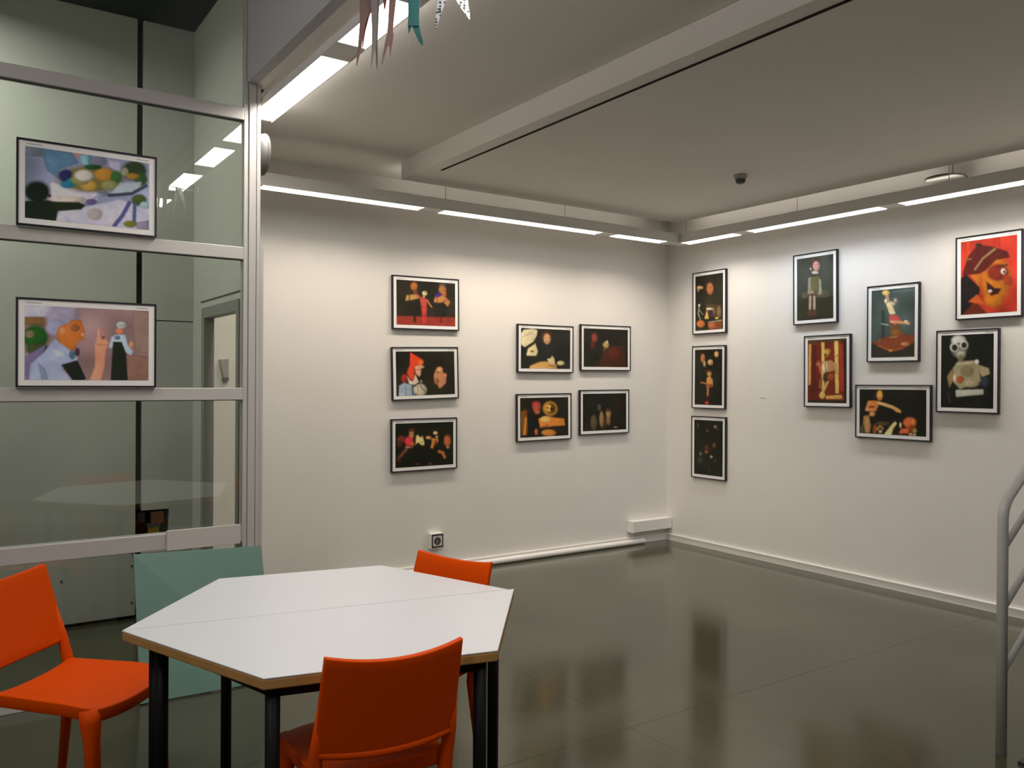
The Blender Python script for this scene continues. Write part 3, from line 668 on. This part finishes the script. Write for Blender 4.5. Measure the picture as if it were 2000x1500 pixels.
picture(('B', -1.633, 2.252), .400, .565, .6, [(135,235),(770,130),(775,1260),(145,1305)], (60,64,56), [
 p([(140,900),(775,860),(775,1260),(145,1305)],46,46,30), p([(230,910),(230,815),(640,760),(692,800),(692,892)],86,80,62), e(455,260,78,62,76,52,42), e(480,350,58,84,192,142,136), e(455,335,9,8,70,45,40), e(505,325,9,8,70,45,40), e(385,402,18,25,172,152,142), e(460,462,60,26,192,182,162),
 p([(385,540),(540,520),(532,825),(390,830)],96,90,58), p([(340,560),(390,540),(388,842),(333,832)],134,134,122), p([(528,560),(560,590),(582,842),(528,842)],142,142,128), p([(330,855),(482,845),(482,892),(330,892)],82,36,26), e(410,800,26,22,170,150,120), e(545,828,36,18,150,140,120),
 l([(378,882),(375,1090)],42,168,148,128), l([(448,882),(450,1090)],42,172,150,130), e(370,1175,44,62,86,56,42), e(450,1172,50,62,82,52,36)],
 'portrait picture of a boy puppet sitting on a bench, top of the right wall group', 220)

picture(('B', -1.746, 1.595), .413, .564, .4, [(140,205),(810,178),(825,1310),(150,1305)], (106,34,15), [
 p([(140,205),(812,178),(812,245),(140,265)],72,52,24), p([(680,280),(760,290),(822,1100),(700,1100)],152,46,32), p([(745,225),(815,178),(828,1305),(785,1305)],42,32,14), p([(160,280),(212,280),(207,985),(165,1000)],192,144,74), p([(212,300),(300,300),(290,1200),(212,1200)],82,26,8), p([(385,250),(440,250),(442,1080),(400,1080)],216,178,98), p([(605,230),(670,230),(692,1135),(635,1135)],216,178,94), p([(470,1180),(740,1160),(762,1232),(480,1238)],206,152,78),
 l([(390,900),(370,1030)],55,152,82,44), l([(500,930),(445,1060),(400,1140)],48,196,162,94), p([(400,580),(560,560),(645,640),(645,725),(520,765),(410,775)],172,128,84), e(450,690,46,92,216,196,152), l([(450,620),(470,770)],16,110,60,40), e(470,860,54,82,62,48,28), e(555,850,60,60,150,70,30), p([(285,640),(340,565),(385,640),(395,785),(358,785),(345,672)],176,92,62), l([(610,620),(652,790)],42,190,152,92), l([(600,520),(695,450)],13,112,92,44),
 e(500,405,48,44,172,124,62), e(470,435,50,64,194,154,66), e(458,468,28,22,74,48,22), e(410,1172,52,62,206,172,98), p([(150,1245),(822,1258),(826,1310),(150,1305)],42,34,18)],
 'portrait picture of an armoured puppet between columns and red drapes', 205)

picture(('B', -2.288, 1.940), .402, .563, 0, [(170,230),(882,158),(878,1325),(168,1335)], (74,88,84), [
 p([(168,1090),(878,1060),(878,1325),(168,1335)],46,44,34), l([(530,250),(860,215)],20,100,112,112), p([(180,1080),(480,975),(882,955),(866,1080),(700,1190),(500,1232),(280,1135)],128,62,32), p([(280,1120),(500,1200),(700,1160),(700,1192),(500,1236),(280,1140)],165,85,40),
 l([(370,580),(370,985)],56,50,66,56), p([(480,780),(645,780),(672,985),(480,995)],102,78,44), e(590,925,72,62,136,88,38), l([(480,1000),(600,990)],12,190,160,100), e(680,950,30,30,140,60,40),
 l([(430,310),(445,400)],56,190,152,122), e(410,400,20,36,222,212,192), e(415,265,60,42,226,188,100), p([(415,440),(500,408),(572,612),(478,622)],222,202,152), l([(500,420),(545,450)],36,215,195,160), e(570,392,30,40,176,152,142),
 p([(468,640),(590,628),(685,740),(560,802),(470,740)],184,76,72), l([(500,740),(600,745),(780,768)],44,206,154,112), e(740,735,32,18,215,200,180), l([(345,775),(460,795)],15,182,192,182), e(730,1110,70,36,186,122,78), e(500,1215,36,20,206,142,44), e(315,1055,25,40,112,92,62)],
 'portrait picture of a puppet bending over a round table on green', 210)

picture(('B', -2.287, 1.293), .582, .396, .2, [(175,205),(1590,225),(1590,1240),(185,1155)], (16,18,7), [
 e(620,290,112,72,46,26,12), e(520,360,42,60,42,24,14), e(628,345,62,108,202,148,64), e(610,405,40,12,150,90,60), l([(625,300),(635,370)],12,225,180,95),
 l([(590,505),(740,545),(900,600),(1000,655)],66,206,162,102), p([(910,588),(1080,670),(1080,728),(960,692)],206,152,74), p([(370,460),(560,455),(605,560),(545,690),(400,690),(340,620)],192,122,62), e(450,590,80,26,140,60,30), p([(370,470),(330,600),(308,662),(390,695),(402,640),(362,615)],202,144,94), e(470,745,62,50,196,132,82),
 p([(280,790),(400,765),(445,1000),(425,1145),(320,1145),(270,960)],150,116,68), l([(360,850),(362,1120)],42,192,144,92), p([(200,1000),(280,960),(310,1145),(200,1140)],80,70,45),
 p([(480,1160),(500,980),(562,970),(574,1165)],130,62,34), l([(570,1080),(640,1000),(705,1060)],36,166,122,64), e(650,1120,40,40,170,142,122), e(700,950,150,45,70,60,34), p([(730,1185),(880,980),(960,905),(995,950),(920,1060),(880,1195)],216,196,134),
 e(1260,930,130,112,192,96,48), p([(1080,1065),(1250,1040),(1240,1165),(1035,1165)],196,92,54), e(1070,990,20,60,212,192,144), e(1310,1060,70,90,122,58,28), e(1330,920,40,70,205,120,50), e(1360,1110,40,50,152,132,64), e(1280,1182,40,30,182,142,112), e(1355,1192,30,25,172,152,132)],
 'landscape picture of a woman puppet stretching her arm, lowest of the right wall group', 190)

picture(('B', -2.955, 2.215), .425, .560, .3, [(290,155),(712,103),(713,678),(288,703)], (202,58,38), [
 l([(345,130),(350,280)],40,215,72,42), l([(560,110),(570,230)],50,188,48,34), p([(288,430),(330,390),(440,500),(420,620),(310,700),(288,703)],32,26,28), p([(300,703),(400,600),(505,695)],112,42,18), p([(348,602),(420,545),(480,630)],206,92,34),
 p([(365,400),(450,395),(430,490)],194,114,36), e(555,440,112,172,192,112,30), e(540,590,70,60,196,112,26), e(570,385,78,64,128,42,28), p([(610,400),(668,420),(684,455),(668,488),(615,480)],156,60,34), e(612,378,18,22,228,212,192), e(617,380,8,12,22,12,12), l([(570,340),(640,330)],14,90,40,20), p([(488,450),(545,500),(600,505),(575,545),(520,560),(492,510)],56,18,18), e(516,524,14,12,230,205,190),
 p([(298,405),(350,260),(420,178),(520,188),(640,228),(660,275),(560,292),(480,372),(430,395)],86,27,20), l([(400,362),(460,280),(550,210)],15,152,122,84), l([(330,290),(372,282)],10,130,110,80), e(430,180,26,16,60,40,26)],
 'portrait picture of a carved puppet head against bright red, rightmost on the wall', 235)

picture(('B', -2.820, 1.587), .415, .562, 0, [(135,845),(523,828),(523,1390),(133,1380)], (18,20,12), [
 e(272,930,60,80,120,116,104), e(268,882,52,36,192,192,182), e(285,985,36,32,152,146,126), l([(268,978),(302,975)],8,215,210,195), e(285,1018,22,26,110,102,82), l([(215,915),(335,900)],14,60,58,50), e(238,935,33,33,206,206,196), e(238,936,23,25,32,32,28), e(308,918,31,31,206,206,196), e(308,918,21,23,32,32,28),
 p([(400,1060),(488,1088),(495,1130),(440,1155)],156,142,108), p([(225,1090),(260,1040),(412,1028),(422,1100),(432,1185),(280,1245),(238,1200)],152,142,108), e(330,1110,50,40,130,118,86), l([(255,1060),(410,1040)],10,190,182,150), p([(182,1150),(220,1095),(250,1150),(200,1235)],142,118,78), e(240,1165,10,28,216,212,192), e(402,1042,15,18,222,216,202), e(280,1172,30,28,162,88,38), e(360,1200,60,30,165,152,120), p([(250,1250),(450,1244),(450,1282),(250,1302)],176,176,162), l([(190,1270),(205,1345)],9,60,60,42), e(460,1190,30,40,40,50,62)],
 'portrait picture of a pale figure wearing round goggles', 205)

picture(('P', -5.150, 2.3765), .584, .388, 0, [(180,160),(1812,375),(1800,1310),(175,1165)], (120,126,150), [
 p([(180,160),(400,185),(390,310),(180,300)],92,100,112), p([(430,900),(500,660),(900,760),(1100,780),(1100,900),(800,960)],168,166,186), p([(560,1200),(600,1060),(900,1000),(1400,880),(1810,1000),(1805,1320)],156,156,172),
 p([(400,190),(760,240),(860,390),(620,480),(600,620),(450,500),(400,320)],76,106,132), p([(770,240),(920,255),(880,330),(820,300)],150,110,105), p([(860,280),(975,275),(985,410),(900,410)],112,152,168), p([(975,275),(1030,285),(1020,400),(980,410)],60,120,125), e(1110,360,115,70,96,96,116), p([(1240,330),(1420,360),(1400,520),(1260,440)],142,140,165),
 e(1010,610,425,182,98,88,48), e(690,570,92,92,28,32,78), e(770,660,75,62,42,112,88), e(700,690,82,50,28,98,128), e(985,700,110,72,152,122,54), e(1185,540,125,90,152,108,38), e(880,600,120,100,120,112,70), e(925,560,120,76,168,168,158), e(1345,570,78,82,38,78,24), e(1040,440,120,36,26,60,26), e(1260,690,110,70,110,112,70),
 e(1600,480,172,138,22,42,14), e(1690,600,90,90,30,60,14), e(1470,500,50,60,110,115,90), e(1575,560,92,44,122,92,24), p([(1270,800),(1400,650),(1700,635),(1650,790),(1400,825)],136,146,156),
 l([(1760,690),(1560,800),(1260,830)],46,36,46,62), l([(1260,825),(1130,792)],11,40,50,60), l([(1260,835),(1150,835)],9,40,50,60), l([(1250,812),(1190,780)],10,40,50,60), e(1660,890,110,82,52,62,18), e(1740,960,70,50,120,145,150), l([(1525,930),(1430,1110),(1320,1250)],58,62,62,112), l([(1600,950),(1590,1190)],50,52,72,112), e(1540,1225,100,48,88,88,20), p([(1620,1200),(1800,1170),(1800,1310),(1620,1290)],108,104,120),
 e(720,900,225,52,168,158,148), e(1060,1095,100,84,142,132,132), e(330,800,162,152,10,22,10), p([(172,930),(470,915),(600,960),(562,1200),(200,1170),(172,1170)],12,24,10), p([(470,930),(850,930),(940,975),(885,1035),(560,1065)],17,27,12), e(1015,925,72,44,78,68,112), l([(1020,910),(1080,855)],14,70,62,100), e(480,850,26,26,60,30,50)],
 'landscape picture of a silhouette reaching to a figure, upper one on the glass', 165, 190, 'framed pictures on the glass partition')

picture(('P', -5.149, 1.660), .584, .402, 0, [(165,170),(1800,240),(1795,1165),(165,1165)], (130,105,105), [
 p([(165,160),(840,190),(700,320),(165,335)],152,152,166), p([(168,330),(450,340),(450,450),(168,440)],106,78,46), e(300,600,165,165,22,72,18), e(230,560,55,50,110,100,75), e(330,760,150,80,50,60,30), p([(165,860),(430,690),(300,1170),(165,1170)],96,88,118), p([(1450,800),(1800,850),(1800,1165),(1500,1165)],112,84,72), p([(1560,240),(1800,240),(1800,800),(1600,800)],118,96,88),
 e(730,700,85,75,162,88,48), e(640,330,212,160,132,127,148), e(560,470,132,115,126,126,152), p([(590,460),(700,420),(765,360),(880,368),(925,510),(915,620),(840,660),(760,765),(620,690),(555,585)],162,92,38), e(800,470,60,50,120,72,40), e(900,560,22,20,185,125,105), e(640,520,38,58,192,118,74),
 p([(225,1168),(240,960),(420,780),(540,615),(720,755),(832,850),(845,960),(630,1010),(775,1168)],136,146,172), p([(330,930),(420,1010),(470,1168),(380,1168)],110,125,150), p([(480,720),(640,780),(720,860),(560,860)],150,160,185), p([(620,960),(830,895),(945,1140),(910,1168),(770,1168)],20,24,20), e(830,790,32,56,62,32,42), e(765,830,42,60,60,85,100),
 p([(985,1168),(1060,980),(1058,700),(1090,570),(1200,600),(1255,690),(1205,760),(1192,960),(1140,1168)],186,122,98), l([(1112,610),(1108,500)],48,176,128,116), l([(1165,610),(1165,510)],46,160,108,98), e(1170,595,20,16,90,50,40), l([(1080,690),(1240,700)],12,140,90,76),
 l([(1300,600),(1270,720)],46,150,160,180), p([(1290,720),(1320,560),(1465,560),(1500,690),(1578,780),(1545,835),(1440,765)],152,168,188), p([(1300,650),(1420,650),(1480,800),(1505,1168),(1268,1168)],18,26,14), e(1390,512,50,40,188,102,72), e(1415,432,66,46,142,152,148), l([(1380,440),(1460,425)],10,80,90,90), e(1550,690,25,42,192,132,74), e(1360,600,40,30,80,90,115)],
 'landscape picture of a grey haired man with a doll, lower one on the glass', 165, 190, 'framed pictures on the glass partition')
